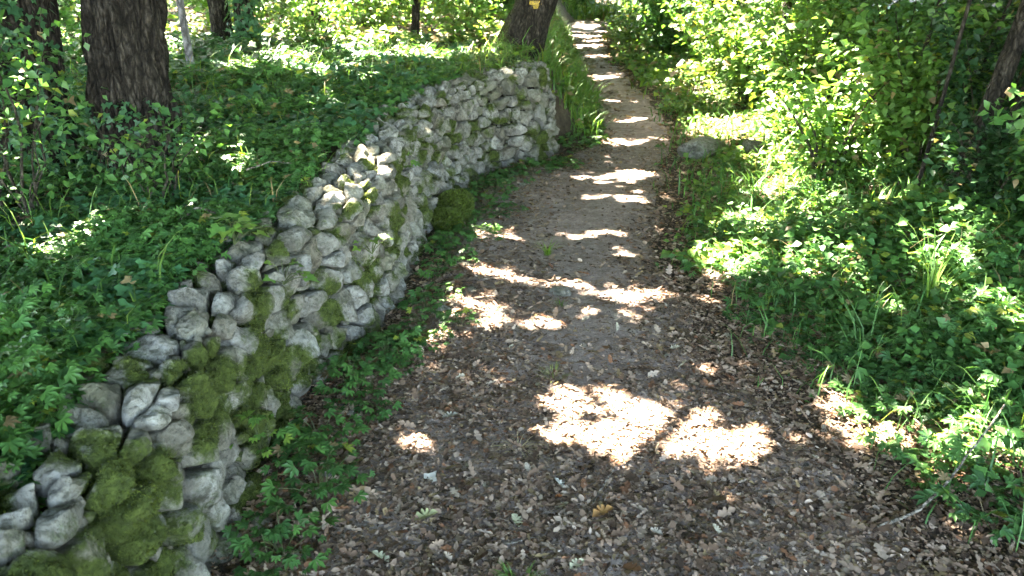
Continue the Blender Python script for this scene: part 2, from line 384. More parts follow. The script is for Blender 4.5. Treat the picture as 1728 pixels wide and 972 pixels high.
TREES = []
def tree(x, y, r, h, lean, label, name="oak_tree", mat=None, sides=28, rows=60, bark=.10, ridges=16, flare=.35, moss=None, crown=True, group="trees along the path", bend=.06):
    b = gpt(x, y, -.08); lean = np.array([lean[0], lean[1], 1.])
    t = thing(name, b, label, "tree", group)
    sd = len(TREES) + 11
    zz = np.concatenate([np.linspace(0, 2.2, rows), np.linspace(2.3, h, max(6, rows // 5))])
    P = np.stack([lean[0] * zz + bend * np.sin(zz * .9 + sd), lean[1] * zz + bend * np.cos(zz * .7 + sd * 2), zz], 1); P -= P[0]
    rad = r * (1 - .45 * zz / h) * (1 + flare * np.exp(-zz / .28))
    V, F = tube(P, rad, sides, .08, sd, ridges, bark)
    ex = {"moss": np.zeros(len(V))}
    if moss is not None:
        ax = np.repeat(P, sides, 0); nd = norm(V - ax)
        ex["moss"] = np.clip(nd @ np.array(moss[:3]), -1, 1) * moss[3] + moss[4] - .25 * np.clip(V[:, 2] - .7, 0, 2)
    tr = link("trunk", mesh("trunk", V, F, mat or M_bark, smooth=True, extra=ex), t)
    parts = []
    tops = []
    if crown:
        nb = 6 if r > .06 else 3
        for k, turn in [(k, q) for k in range(nb) for q in range(12)]:
            if turn == 0: done = False
            if done: continue
            a = 2 * math.pi * (k + .6 * rng.random()) / nb; z0 = h * (.55 + .42 * k / nb); ln = (1.6 + 1.3 * rng.random()) * min(1, r / .1)
            s0 = np.array([np.interp(z0, zz, P[:, 0]), np.interp(z0, zz, P[:, 1]), z0]); s = np.linspace(0, 1, 9)[:, None]
            d = np.array([math.cos(a), math.sin(a), .55])
            pl = s0 + d * ln * s + np.array([0, 0, .5]) * s * s + (fbm(np.concatenate([s * 4 + k, s * 0 + sd], 1), 3)[:, None] - .5) * .4 * s
            gp = pl + b - SUN * ((pl[:, 2] + b[2]) / SUN[2])[:, None]
            if turn < 11 and np.any((gp[:, 1] < 4) & (gp[:, 0] > -.4) & (openness(gp[:, 0], gp[:, 1]) > -.3)): continue
            done = True
            v, f = tube(pl, r * .42 * (1 - .8 * s[:, 0]), 7)
            m_ = len(v); link("limb", mesh("limb", v, f, mat or M_bark, smooth=True, extra={"moss": np.zeros(m_)}), t)
        TREES.append((t, x + lean[0] * 4, y + lean[1] * 4, b))
    return t

T_big = tree(-1.70, 3.65, .155, 6.2, (.01, .0), "thick furrowed oak trunk on the terrace, right one of the left pair", sides=110, rows=190, bark=.22, ridges=40, flare=.28)
tree(-2.1, 3.55, .13, 6.0, (-.02, .02), "dark shaded trunk at the left edge of the photo, half hidden by leaves", sides=80, rows=120, bark=.14, ridges=34, flare=.3)
T_mark = tree(.0, 7.55, .17, 6.4, (.34, .05), "mossy leaning oak trunk with a yellow paint mark behind the wall end", sides=90, rows=130, bark=.13, ridges=36, flare=.55, moss=(-.9, -.2, .2, .38, .02))
tree(-2.62, 7.6, .085, 6.0, (-.01, .02), "dark straight trunk left of the ivy covered one in the back wood", sides=48, rows=70, bark=.12, ridges=26)
T_ivy = tree(-2.30, 7.25, .075, 5.8, (.03, .03), "slender dark trunk wrapped in ivy on the terrace behind the thick oak", sides=40, rows=60)
tree(-2.26, 5.85, .026, 4.6, (-.02, .0), "thin smooth grey sapling pole rising right of the thick oak", name="sapling", mat=M_bark2, sides=16, rows=50, bark=.02, flare=.15, crown=True, bend=.012)
tree(-2.2, 9.6, .065, 5.8, (.0, .02), "slim dark trunk between bright bushes in the left background", sides=30, rows=50)
tree(-2.75, 10.2, .03, 5.0, (-.04, .0), "thin stem just left of the slim dark trunk in the background", name="sapling", sides=16, rows=40)
tree(-1.06, 9.1, .042, 5.2, (.02, .02), "thin dark trunk in sunlit leaves midway to the leaning oak", sides=24, rows=50)
tree(2.34, 4.2, .05, 5.6, (.22, .05), "dark leaning trunk in the thicket at the upper right corner", sides=40, rows=60)
tree(2.2, 4.3, .011, 4.4, (.16, .0), "thin black stem leaning left of the upper right trunk", name="sapling", sides=10, rows=40)
tree(2.42, 4.1, .012, 4.4, (.27, .02), "thin stem pressed close to the upper right trunk", name="sapling", sides=10, rows=40)
tree(2.95, 12.6, .09, 6.0, (.08, .05), "dark trunk at the top of the photo, right of the path's far bend", sides=30, rows=50)
tree(2.75, 8.8, .07, 5.5, (.1, .05), "shadowed trunk among sunlit bushes right of the path", sides=30, rows=50)
tree(-5.6, 10.5, .11, 6.5, (0, 0), "far oak trunk in the upper left wood", sides=30, rows=50)
tree(-4.6, 15.5, .13, 7, (0, 0), "distant trunk at the back of the left wood", sides=24, rows=40)
tree(-.6, 17.5, .12, 7, (.03, 0), "distant trunk left of where the path vanishes", sides=24, rows=40)
tree(4.6, 17.0, .12, 7, (.03, 0), "distant trunk right of where the path vanishes", sides=24, rows=40)
tree(1.2, 29.5, .14, 7, (0, 0), "farthest trunk beyond the end of the path", sides=24, rows=40)
tree(6.3, 4.2, .13, 6.5, (0, 0), "unseen oak added right of the view to block sky light", sides=24, rows=40)  # this oak and the next are unseen, added to cut skylight from the right
tree(7.0, 9.0, .13, 6.5, (0, 0), "unseen oak added deep in the right wood to block sky light", sides=24, rows=40)
tree(2.6, -3.2, .13, 6.5, (0, 0), "unseen oak added on the verge behind the viewer to carry shading canopy", sides=24, rows=40)  # rear pair unseen, added to hold the canopy that dims the foreground
tree(-3.2, -2.6, .13, 6.5, (0, 0), "unseen oak added on the terrace behind the viewer to carry shading canopy", sides=24, rows=40)
tree(-6.5, 5.2, .13, 6.5, (0, 0), "unseen oak added left of the view to carry sun-blocking canopy", sides=24, rows=40)  # left pair unseen, added to hold canopy against the sun
tree(-4.9, 1.6, .13, 6.5, (0, 0), "unseen oak added on the terrace left of the viewer to carry sun-blocking canopy", sides=24, rows=40)

for (x, y, r, ln, lb) in [(2.55, 4.75, .011, .2, "leftmost thin dark stem at the front of the right thicket"), (2.8, 4.55, .014, .24, "thin dark stem second from left at the front of the right thicket"), (3.08, 4.35, .012, .26, "thin dark stem close to the right edge of the photo"), (2.72, 5.7, .016, .12, "thin upright stem between the sunlit bushes and the dark thicket"), (3.75, 6.1, .02, .2, "slim dark stem behind the leaning trunk at upper right")]:
    tree(x, y, r, 3.6, (ln, .02), lb, name="sapling", sides=10, rows=40, crown=False)
# yellow trail mark on the leaning trunk
zc = np.array([[-.085, 0, .06], [.085, 0, .06], [.085, 0, .012], [.04, 0, .0], [.03, 0, -.045], [-.03, 0, -.045], [-.04, 0, .0], [-.085, 0, .012]]) * .62
zfr = np.array([[*(v * 1.0 + np.array([0, 0, 0]))] for v in zc])
tz = 1.175 - T_mark.location.z
mV = []; ctr = np.array([.34 * tz + .0, .05 * tz, tz])
for layer in (0, 1):
    for v in zfr:
        ang = v[0] / .19 + .12
        rr_ = .192 + .006 * layer
        mV.append((ctr[0] + rr_ * math.sin(ang), ctr[1] - rr_ * math.cos(ang), tz + v[2]))
nf = len(zfr); tri = [(0, 1, 2), (0, 2, 7), (2, 3, 7), (3, 6, 7), (3, 4, 6), (4, 5, 6)]
mF = [tuple(k + nf for k in f[::-1]) for f in tri] + [f for f in tri]
for k in range(nf): a, b_ = k, (k + 1) % nf; mF += [(a, b_, b_ + nf), (a, b_ + nf, a + nf)]
link("trail_mark", mesh("trail_mark", mV, mF, M_yellow), T_mark, label="yellow painted trail mark on the bark")

# canopy: leaves shade everything except the open flecks
def canopy():
    gxr = (-10.5, 12.0); gyr = (-6., 30.)  # unseen reach to the right and rear is added to cut skylight
    parts_x = []
    for (y0, y1, dens, size) in ((-6., -1., 420, .16), (-1., 5.2, 1500, .085), (5.2, 10, 900, .11), (10, 30, 330, .19)):
        n = int((gxr[1] - gxr[0]) * (y1 - y0) * dens)
        x = rng.uniform(*gxr, n); y = rng.uniform(y0, y1, n)
        lit = openness(x, y) > rng.uniform(-.15, .5, n)
        far = (x < -5) & (rng.random(n) < .45)
        x, y = x[~lit & ~far], y[~lit & ~far]; n = len(x)
        z = rng.uniform(3.7, 6.6, n)
        g = ground(x, y); t = (z - g) / SUN[2]
        P = np.stack([x, y, g], 1) + SUN[None] * t[:, None]
        parts_x.append((P, np.full(n, size)))
    P = np.concatenate([a for a, b in parts_x]); S = np.concatenate([b for a, b in parts_x])
    tx = np.array([[a[1], a[2]] for a in TREES])
    idx = np.argmin(((P[:, None, :2] - tx[None]) ** 2).sum(-1), 1)
    for k, (t, _, _, b) in enumerate(TREES):
        m_ = idx == k; n = m_.sum()
        if not n: continue
        D = rand_unit(n); D[:, 2] *= .45
        U = norm(rng.normal(size=(n, 3)) * .55 + np.array([0, 0, 1]) + SUN * .4)
        s = S[m_] * rng.uniform(.8, 1.25, n)
        V, F, C = leaves(P[m_] - b, D, U, s * 1.55, s * 1.1, QUAD, leafcol(n, (.05, .11, .02), (.09, .16, .03)))
        link("crown", mesh("crown", V, F, M_canopy, C), t)
canopy()

# ------------------------------------------------------------------ dry stone wall
def resample(P, step):
    L = np.concatenate([[0], np.cumsum(np.linalg.norm(np.diff(P, axis=0), axis=1))])
    s = np.arange(0, L[-1], step); return s, np.stack([np.interp(s, L, P[:, k]) for k in range(2)], 1)
sW, pW = resample(WALL, .02)
ker = np.hanning(17); ker /= ker.sum()
pad = np.concatenate([np.repeat(pW[:1], 8, 0), pW, np.repeat(pW[-1:], 8, 0)])
pW = np.stack([np.convolve(pad[:, k], ker, 'valid') for k in range(2)], 1)
tW = norm(np.gradient(pW, axis=0)); ker2 = np.hanning(41); ker2 /= ker2.sum()
nW = np.stack([tW[:, 1], -tW[:, 0]], 1)
nW = norm(np.stack([np.convolve(np.pad(nW[:, k], 20, mode='edge'), ker2, 'valid') for k in range(2)], 1))
SL = sW[-1]
uu = np.linspace(-1.2, .8, 2001); th = math.radians(7) + math.radians(80) * sstep(-.09, .05, uu)
Ou = np.cumsum(-np.sin(th)) * (uu[1] - uu[0]); Zu = np.cumsum(np.cos(th)) * (uu[1] - uu[0])
def wall_h(s):
    y = np.interp(s, sW, pW[:, 1]); return np.interp(y, [.3, 2, 3.5, 5.5, 6.6, 7.5], [.52, .555, .635, .72, .755, .74])
def wmap(s, t, n):
    s = np.asarray(s, float); H_ = wall_h(s); u = t - H_
    o = np.interp(u, uu, Ou) - np.interp(-H_, uu, Ou); z = np.interp(u, uu, Zu) - np.interp(-H_, uu, Zu)
    a = np.interp(u, uu, th)
    B = np.stack([np.interp(s, sW, pW[:, 0]), np.interp(s, sW, pW[:, 1])], 1); Nn = norm(np.stack([np.interp(s, sW, nW[:, 0]), np.interp(s, sW, nW[:, 1])], 1))
    hor = (o + n * np.cos(a))[:, None] * Nn + B
    return np.column_stack([hor, z + n * np.sin(a)])
def moss_amount(P):
    """more moss low, near and in damp bands"""
    m = fbm(P * np.array([7.5, 7.5, 8.]), 77, 3)
    near = np.interp(P[:, 1], [1.2, 2.2, 3.2, 4.2, 7], [.09, .11, .04, -.02, -.05]) + .12 * np.clip((.5 - P[:, 2]) / .3, 0, 1) * np.clip(3.4 - P[:, 1], 0, 1)
    return .33 + (m - .5) * 2.3 + near
wall = thing("dry_stone_wall", (pW[0][0], pW[0][1], 0), "grey limestone dry stone wall with moss, running along the left of the path", "wall")
WB = np.array([pW[0][0], pW[0][1], 0])
WT = .25
sg = np.linspace(0, SL, 260); tg = np.linspace(-.06, .75 + WT, 60)
Sg, Tg = np.meshgrid(sg, tg); Tm = np.minimum(Tg, wall_h(Sg.ravel()).reshape(Sg.shape) + WT)
cp = wmap(Sg.ravel(), Tm.ravel(), -.085 + .03 * (fbm(np.stack([Sg.ravel() * 14, Tm.ravel() * 14], 1), 8) - .5)) - WB
n0, n1 = Sg.shape; i = (np.arange(n0 - 1)[:, None] * n1 + np.arange(n1 - 1)[None]).ravel()
link("core", mesh("core", cp, np.stack([i, i + 1, i + n1 + 1, i + n1], 1), M_core, smooth=True), wall, label="dark earth and rubble packed between the stones")

AN = 1.32
def seeds():
    out = []; t = -.02; row = 0
    while t < .75 + WT:
        hrow = rng.uniform(.075, .125); s = -rng.random() * .15
        while s < SL + .1:
            y = np.interp(s, sW, pW[:, 1])
            wd = (.075 + .14 * rng.random() ** 1.5) * np.interp(y, [1, 3, 4, 7], [1.0, 1.0, .95, 1.0])
            out.append((s + wd / 2 + rng.normal() * .02, t + hrow / 2 + rng.normal() * .026)); s += wd
        t += hrow; row += 1
    o = np.array(out); keep = (o[:, 1] < wall_h(o[:, 0]) + WT) & (rng.random(len(o)) > np.interp(np.interp(o[:, 0], sW, pW[:, 1]), [1, 2.4, 3.2], [.10, .12, .12]))
    o = o[keep]; s0 = np.interp(1.12, pW[:, 1], sW); slab = np.array([s0, wall_h(np.array([s0]))[0] - .03])
    o = o[(((o - slab) / np.array([.14, .11])) ** 2).sum(1) > 1]
    return np.vstack([o, slab])
SD = seeds()
def clip(poly, p, nrm):
    out = []; d = [(q[0] - p[0]) * nrm[0] + (q[1] - p[1]) * nrm[1] for q in poly]
    for k in range(len(poly)):
        a, b = poly[k], poly[(k + 1) % len(poly)]; da, db = d[k], d[(k + 1) % len(poly)]
        if da <= 0: out.append(a)
        if da * db < 0: f = da / (da - db); out.append((a[0] + (b[0] - a[0]) * f, a[1] + (b[1] - a[1]) * f))
    return out
Kk = 30; TH = np.linspace(0, 2 * np.pi, Kk, endpoint=False); CS = np.stack([np.cos(TH), np.sin(TH)], 1)
RINGS = np.array([1.0, 1.0, .965, .92, .82, .64, .42, .2]); moss_src = []
SDm = SD * np.array([1, AN])
def build_stone(c, poly, idx):
    poly = np.array(poly); poly[:, 1] /= AN
    cen = poly.mean(0); q = poly - cen
    rho = np.full(Kk, 9.)
    for k in range(len(q)):
        a, b = q[k], q[(k + 1) % len(q)]; e = b - a; nn = np.array([e[1], -e[0]]); ln = np.linalg.norm(nn)
        if ln < 1e-6: continue
        nn /= ln; dist = nn @ a
        if dist < 0: nn, dist = -nn, -dist
        gap = rng.uniform(.004, .012)
        dd = CS @ nn
        with np.errstate(divide='ignore', invalid='ignore'):
            rho = np.minimum(rho, np.where(dd > 1e-4, max(dist - gap, .008) / np.maximum(dd, 1e-4), 9.))
    rho = (np.roll(rho, 1) + 3 * rho + np.roll(rho, -1)) / 5
    rho = np.minimum(rho, .135); size = rho.mean()
    top = cen[1] > wall_h(cen[:1])[0] - .02
    bul = rng.uniform(.35, .7) * min(size, .07) * (.8 if top else .95); off = rng.normal() * (.008 if top else .010) + .004
    tilt = rng.normal(size=2) * (.12 if top else .16)
    pl = [(rng.normal(size=2) * .6, rng.uniform(.2, .8) * bul) for _ in range(6)]
    V = []
    for j, r in enumerate(RINGS):
        d = CS * (rho * r)[:, None]
        if j == 0: n = np.full(Kk, -.10)
        else:
            n = bul * (1 - r ** 6) + (0 if j > 1 else -.02)
            for (pa, pc) in pl: n = np.minimum(n, d @ pa + pc)
            n = np.maximum(n, -.012 - .01 * r) - .016 * float(sstep(.92, 1.0, r))
            n = n + d @ tilt + off - (.035 if j == 1 else .0) - .0 * r
        V.append(np.column_stack([d + cen, n]))
    n = min([bul] + [pc for _, pc in pl]) + off
    V.append(np.array([[cen[0], cen[1], n]]))
    V = np.concatenate(V)
    Pw = wmap(V[:, 0], V[:, 1], V[:, 2]); c0 = Pw.mean(0)
    dirs = norm(Pw - c0)
    amp = (fbm(Pw * 13 + idx * 3.1, 60, 2) - .5) * .018 + (fbm(Pw * 38 + idx, 61, 2) - .5) * .015
    Pw = Pw + dirs * amp[:, None]
    nr = len(RINGS); i = (np.arange(nr - 1)[:, None] * Kk); j = np.arange(Kk)[None]; j2 = (j + 1) % Kk
    qd = np.stack([i + j, i + j2, i + Kk + j2, i + Kk + j], -1).reshape(-1, 4)
    F = np.concatenate([qd[:, [0, 1, 2]], qd[:, [0, 2, 3]]])
    lr = (nr - 1) * Kk; ce = nr * Kk
    F = np.concatenate([F, np.stack([lr + np.arange(Kk), lr + (np.arange(Kk) + 1) % Kk, np.full(Kk, ce)], 1)])
    mo = moss_amount(Pw) + rng.normal() * .07
    moss_src.append((Pw, F, mo))
    return Pw, F, mo
nst = 0; joints = []
for k, c in enumerate(SD):
    cm = SDm[k]; d2 = ((SDm - cm) ** 2).sum(1); near = np.argsort(d2)[1:17]
    hh = wall_h(c[:1])[0]
    poly = [(max(0, cm[0] - .4), max(-.05 * AN, cm[1] - .5)), (min(SL, cm[0] + .4), max(-.05 * AN, cm[1] - .5)), (min(SL, cm[0] + .4), min((hh + WT) * AN, cm[1] + .5)), (max(0, cm[0] - .4), min((hh + WT) * AN, cm[1] + .5))]
    for m_ in near:
        o = SDm[m_]; poly = clip(poly, (cm + o) / 2, o - cm)
        if len(poly) < 3: break
    if len(poly) < 3: continue
    build_stone(c, poly, k); joints += [(q[0], q[1] / AN) for q in poly]
def shows(P):
    d = P.mean(0) - np.array([0, 0, 1.5]); e = P.max(0) - P.min(0); v = d[1] > .95 and abs(d[0]) < .8 * d[1] and d[1] < 6.95
    return float(np.sort(e)[1:].prod() / (d @ d)) * (1 if v else .01)
order = sorted(range(len(moss_src)), key=lambda k: -shows(moss_src[k][0]))
for k in order[:320]:
    Pw, F, mo = moss_src[k]; ctr = Pw.mean(0)
    link("stone", mesh("stone", Pw - ctr, F, M_stone, smooth=True, extra={"moss": mo}), wall, loc=tuple(ctr - WB)); nst += 1
rest = [moss_src[k] for k in order[320:]]
if rest:
    V, F, C = join([(a - WB, b, c) for a, b, c in rest])
    link("small_stones", mesh("small_stones", V, F, M_stone, smooth=True, extra={"moss": C}), wall, kind="stuff")
print("stones", nst, len(rest))
WEDGE = True
# small wedging stones and crumbs driven into the joints
J = np.array(joints); J = J[(J[:, 0] > .05) & (J[:, 0] < SL - .05)]; J = J[rng.permutation(len(J))[:750]]
jp = wmap(J[:, 0] + rng.normal(size=len(J)) * .008, np.clip(J[:, 1], 0, 9), rng.uniform(-.07, -.03, len(J)))
def pebble(k):
    r = np.random.default_rng(k); v = np.array([(1, 0, 0), (-1, 0, 0), (0, 1, 0), (0, -1, 0), (0, 0, 1), (0, 0, -1), (.7, .7, .5), (-.7, .6, -.5), (.6, -.7, -.5), (-.6, -.7, .6)]) * (1 + r.normal(size=(10, 1)) * .15)
    import bmesh
    bm = bmesh.new(); [bm.verts.new(q) for q in v]; bmesh.ops.convex_hull(bm, input=bm.verts); bmesh.ops.triangulate(bm, faces=bm.faces)
    bm.verts.index_update(); a = np.array([q.co[:] for q in bm.verts]); f = np.array([[q.index for q in g.verts] for g in bm.faces]); bm.free(); return a, f
pp = []
for k in range(6):
    a, f = pebble(k); q = jp[k::6]; n = len(q); sc = rng.uniform(.010, .024, n)
    pp.append(leaves(q - WB, rand_unit(n), rand_unit(n), sc, sc * rng.uniform(.7, 1.3, n), (a, f), rng.uniform(0, .6, (n, 1))))
V, F, C = join(pp)
link("wedge_stones", mesh("wedge_stones", V, F, M_stone, extra={"moss": C[:, 0]}), wall, kind="stuff")
# moss fuzz standing on the mossy faces
mp, mn = [], []
for Pw, F, mo in moss_src:
    a, b, c = Pw[F[:, 0]], Pw[F[:, 1]], Pw[F[:, 2]]; nn = np.cross(b - a, c - a); ar = np.linalg.norm(nn, axis=1) / 2
    mm = mo[F].mean(1); dist = math.hypot(*Pw.mean(0)[:2])
    lam = ar * np.clip((mm - .45) / .34, 0, 1) ** 1.3 * np.interp(dist, [1, 3, 7], [90000, 55000, 16000])
    cnt = rng.poisson(lam); idx = np.repeat(np.arange(len(F)), cnt)
    if not len(idx): continue
    r1, r2 = rng.random(len(idx)), rng.random(len(idx)); s_ = np.sqrt(r1)[:, None]; r2 = r2[:, None]
    mp.append(a[idx] * (1 - s_) + b[idx] * s_ * (1 - r2) + c[idx] * s_ * r2)
    out = norm(nn)[idx]; cen = Pw.mean(0); flip = ((a[idx] - cen) * out).sum(1) < 0; out[flip] *= -1; mn.append(out)
mp = np.concatenate(mp); mn = np.concatenate(mn); n = len(mp); print("moss", n)
D = norm(mn + rng.normal(size=(n, 3)) * .55 + np.array([0, 0, .25])); ll = rng.uniform(.0025, .0075, n) * np.interp(np.hypot(mp[:, 0], mp[:, 1]), [1, 7], [1, 1.9])
V, F, C = leaves(mp - WB - mn * .002, D, rand_unit(n), ll, ll * .45, QUAD, leafcol(n, (.030, .046, .009), (.075, .11, .02), .8) * (.3 + np.array([1.15, 1.0, .8]) * fbm(mp * 9, 71)[:, None]))
link("moss", mesh("moss", V, F, M_leaf, C), wall, label="olive green moss cushions over the stones", kind="stuff")

# ------------------------------------------------------------------ loose stones
def rock_mesh(seed, sub=3, mossy=0.):
    import bmesh
    bm = bmesh.new(); bmesh.ops.create_icosphere(bm, subdivisions=sub, radius=1)
    V = np.array([v.co[:] for v in bm.verts]); F = np.array([[v.index for v in f.verts] for f in bm.faces]); bm.free()
    r = np.random.default_rng(seed)
    for _ in range(9):
        nn = norm(r.normal(size=3)); c = r.uniform(.55, .85); d = V @ nn; V = V - np.clip(d - c, 0, 9)[:, None] * nn * .9
    V = V * (1 + (fbm(V * 2.2 + seed, 3)[:, None] - .5) * .3 + (fbm(V * 7 + seed, 4, 2)[:, None] - .5) * .08)
    return V, F
ROCKS = [rock_mesh(s) for s in range(5)]
def rock(x, y, sx, sy, sz, label, name="stone", group=None, k=0, rz=0., moss=0., sink=.35, cat="stone"):
    V, F = ROCKS[k % 5]; V = V * np.array([sx, sy, sz]); c, s = math.cos(rz), math.sin(rz)
    V = np.column_stack([V[:, 0] * c - V[:, 1] * s, V[:, 0] * s + V[:, 1] * c, V[:, 2]])
    b = gpt(x, y); V[:, 2] += sz * (1 - 2 * sink)
    mo = np.clip(moss + (fbm((V + b) * 9, 12) - .5) * 1.2 * (moss > 0), 0, 2)
    o = link(name, mesh(name, V, F, M_stone, smooth=True, extra={"moss": mo}), None, label, cat, group, None, tuple(b))
    if moss > .5:
        a, b_, c_ = V[F[:, 0]], V[F[:, 1]], V[F[:, 2]]; nn = np.cross(b_ - a, c_ - a); ar = np.linalg.norm(nn, axis=1); n = 9000
        i = rng.choice(len(F), n, p=ar / ar.sum()); w_ = rng.dirichlet((1, 1, 1), n)[:, :, None]; P = a[i] * w_[:, 0] + b_[i] * w_[:, 1] + c_[i] * w_[:, 2]; nn = norm(nn)[i]
        l = rng.uniform(.008, .02, n); v, f, cc = leaves(P - nn * .002, norm(nn + rng.normal(size=(n, 3)) * .5), rand_unit(n), l, l * .45, QUAD, leafcol(n, (.034, .052, .009), (.085, .125, .02), .8))
        link("moss", mesh("moss", v, f, M_leaf, cc), o, kind="stuff")
    return o
rock(.235, 3.66, .058, .042, .04, "pale rounded stone lying in the middle of the path", "path_stone", k=1)
rock(1.62, 6.7, .24, .17, .13, "low grey rock at the right edge of the path", "boulder", k=2, rz=.4, cat="rock")
rock(1.95, 6.5, .16, .12, .1, "smaller grey rock right of the low path edge rock", "boulder", k=3, rz=1.4, cat="rock")
for k, (x, y, r) in enumerate([(-.36, 4.85, .12), (-.40, 4.66, .10), (-.33, 5.05, .10)]):
    rock(x, y, r, r, r * (1.25, 1.0, .9)[k], ["tallest moss covered boulder bulging from the foot of the wall", "moss covered boulder in front of the tallest one at the wall foot", "moss covered boulder behind the tallest one at the wall foot"][k], "mossy_boulder", k=k, moss=1.1, sink=.2, cat="boulder", group="mossy boulders at the wall foot")
for k in range(46):
    y = rng.uniform(1.7, 6.3); x = Eb(y) + abs(rng.normal()) * .16 + .05; r = rng.uniform(.012, .036)
    rock(x, y, r * rng.uniform(1, 1.5), r, r * .7, "small pale limestone chip lying at the foot of the wall", "stone_chip", "limestone chips at the wall foot", k, rng.random() * 6, cat="stone")
for k in range(40):
    y = rng.uniform(1.8, 8.5); x = rng.uniform(Eb(y) + .4, Rb(y)); r = rng.uniform(.006, .02)
    rock(x, y, r * rng.uniform(1, 1.4), r, r * .6, "small pebble pressed into the path away from the wall", "pebble", "pebbles on the path", k, rng.random() * 6, cat="pebble", sink=.4)

# ------------------------------------------------------------------ leaf litter
def litter(n, xr, yr, smin, smax, dens, tpl=LITTER):
    x = rng.uniform(*xr, n); y = rng.uniform(*yr, n); k = rng.random(n) < dens(x, y); x, y = x[k], y[k]; n = len(x)
    g = ground(x, y); P = np.stack([x, y, g + rng.uniform(.004, .022, n)], 1)
    a = rng.random(n) * 6.283; D = np.stack([np.cos(a), np.sin(a), rng.normal(size=n) * .22], 1)
    U = norm(np.stack([rng.normal(size=n) * .24, rng.normal(size=n) * .24, np.ones(n)], 1))
    s = np.minimum(rng.uniform(smin, smax, n) * np.exp(rng.normal(size=n) * .42), smax * 1.4)
    pal = np.array([(.27, .215, .175), (.21, .155, .12), (.35, .295, .25), (.13, .09, .067), (.058, .042, .032), (.19, .10, .06), (.25, .20, .12), (.42, .37, .33)])
    c = pal[rng.choice(8, n, p=[.2, .21, .12, .19, .16, .05, .04, .03])] * rng.uniform(.55, 1.05, n)[:, None]
    return leaves(P, D, U, s, s * rng.uniform(.3, .9, n), tpl, c * np.array([1.06, .95, .88]), rng.uniform(.1, 1.0, n))
def d_path(x, y):
    a = np.clip((x - Eb(y) + .05) / .1, 0, 1); t = (x - Eb(y)) / (Rb(y) - Eb(y))
    worn = 1 - .85 * np.exp(-((t - .66) / .24) ** 2) * sstep(2.1, 3.3, y)
    return a * worn * np.where(x > Rb(y) + .8, .5, 1) * (.35 + 1.0 * fbm(np.stack([x * 3, y * 3], 1), 91))
V, F, C = join([litter(100000, (-1., 2.0), (1.2, 3.6), .008, .020, d_path), litter(26000, (-1., 2.0), (1.2, 4.2), .020, .048, d_path, OAKF), litter(70000, (-1., 2.2), (1.2, 3.6), .004, .011, d_path),
                litter(60000, (-.8, 2.4), (3.6, 7.5), .012, .03, d_path), litter(16000, (0, 4), (7.5, 20), .04, .08, d_path)])
link("leaf_litter", mesh("leaf_litter", V, F, M_litter, C), None, "brown and grey dead leaves covering the path", "leaves", None, "stuff")
V, F, C = litter(26000, (-8, -.9), (1, 16), .035, .07, lambda x, y: np.where(x < Eb(y) - .35, np.interp(y, [1, 6, 16], [.9, .7, .6]), 0))
link("terrace_litter", mesh("terrace_litter", V, F, M_litter, C), None, "dead leaves under the green plants on the terrace", "leaves", None, "stuff")

# fallen leaves large enough to pick out
def fallen(x, y, L_, c, rz, label, name="fallen_leaf", group=None, tpl=OAK, tilt=(.16, .25), dz=.016):
    V, F, C = leaves(np.zeros((1, 3)), np.array([[math.cos(rz), math.sin(rz), tilt[0]]]), np.array([[tilt[1], .1, 1.]]), np.array([L_]), np.array([L_ * .95]), tpl, np.array([c]) * .85)
    return link(name, mesh(name, V, F, M_litter, C), None, label, "leaf", group, None, tuple(gpt(x, y, dz)))
fallen(-.285, 1.90, .075, (.36, .36, .19), .3, "pale yellow-green oak leaf on dark litter nearest the bottom of the wall side")
fallen(.02, 1.885, .055, (.38, .37, .25), 1.9, "pale cream oak leaf lying alone in the middle foreground litter")
fallen(.235, 1.935, .07, (.30, .16, .06), .35, "orange-brown curled leaf on the right foreground of the path", tilt=(.25, .4))
fallen(.16, 2.07, .05, (.45, .43, .40), 2.2, "whitish upturned leaf near the lower centre of the path", tilt=(.3, .5))
fallen(.155, 1.72, .05, (.42, .40, .28), .6, "cream oak leaf at the very bottom centre of the photo")
fallen(-.33, 1.72, .06, (.42, .41, .30), 2.6, "folded pale leaf at the bottom edge beside the wall plants", tilt=(.2, .6))
fallen(-.26, 2.1, .05, (.40, .38, .34), 1.1, "pale grey heart-shaped dead leaf left of the sun fleck", tpl=IVY)
fallen(-.25, 2.47, .06, (.38, .35, .30), .2, "broad pale brown leaf near the wall plants in mid foreground")
fallen(.13, 2.03, .028, (.35, .13, .05), .2, "tiny rust red leaf scrap on the path centre")
OKm = [mesh("fallen_leaf", *leaves(np.zeros((1, 3)), np.array([[1, 0, .08 * k]]), np.array([[.15 * k - .2, .2 - .1 * k, 1.]]), np.array([1.]), np.array([.9]), OAK, np.array([c]))[:2], M_litter, np.array(c)[None])
       for k, c in enumerate([(.25, .215, .175), (.2, .16, .125), (.28, .25, .19), (.17, .12, .085)])]
for k in range(130):
    y = rng.uniform(1.6, 3.6) ** 1.0; x = rng.uniform(Eb(y) + .15, Rb(y) + .1); s = rng.uniform(.028, .052)
    o = link("fallen_leaf", OKm[k % 4], None, "small dull brown oak leaf scattered in the path litter", "leaf", "scattered fallen oak leaves", None, tuple(gpt(x, y, .014)))
    o.scale = (s, s, s * rng.uniform(.6, 1.3)); o.rotation_euler = (rng.normal() * .4, rng.normal() * .4, rng.random() * 6.28)

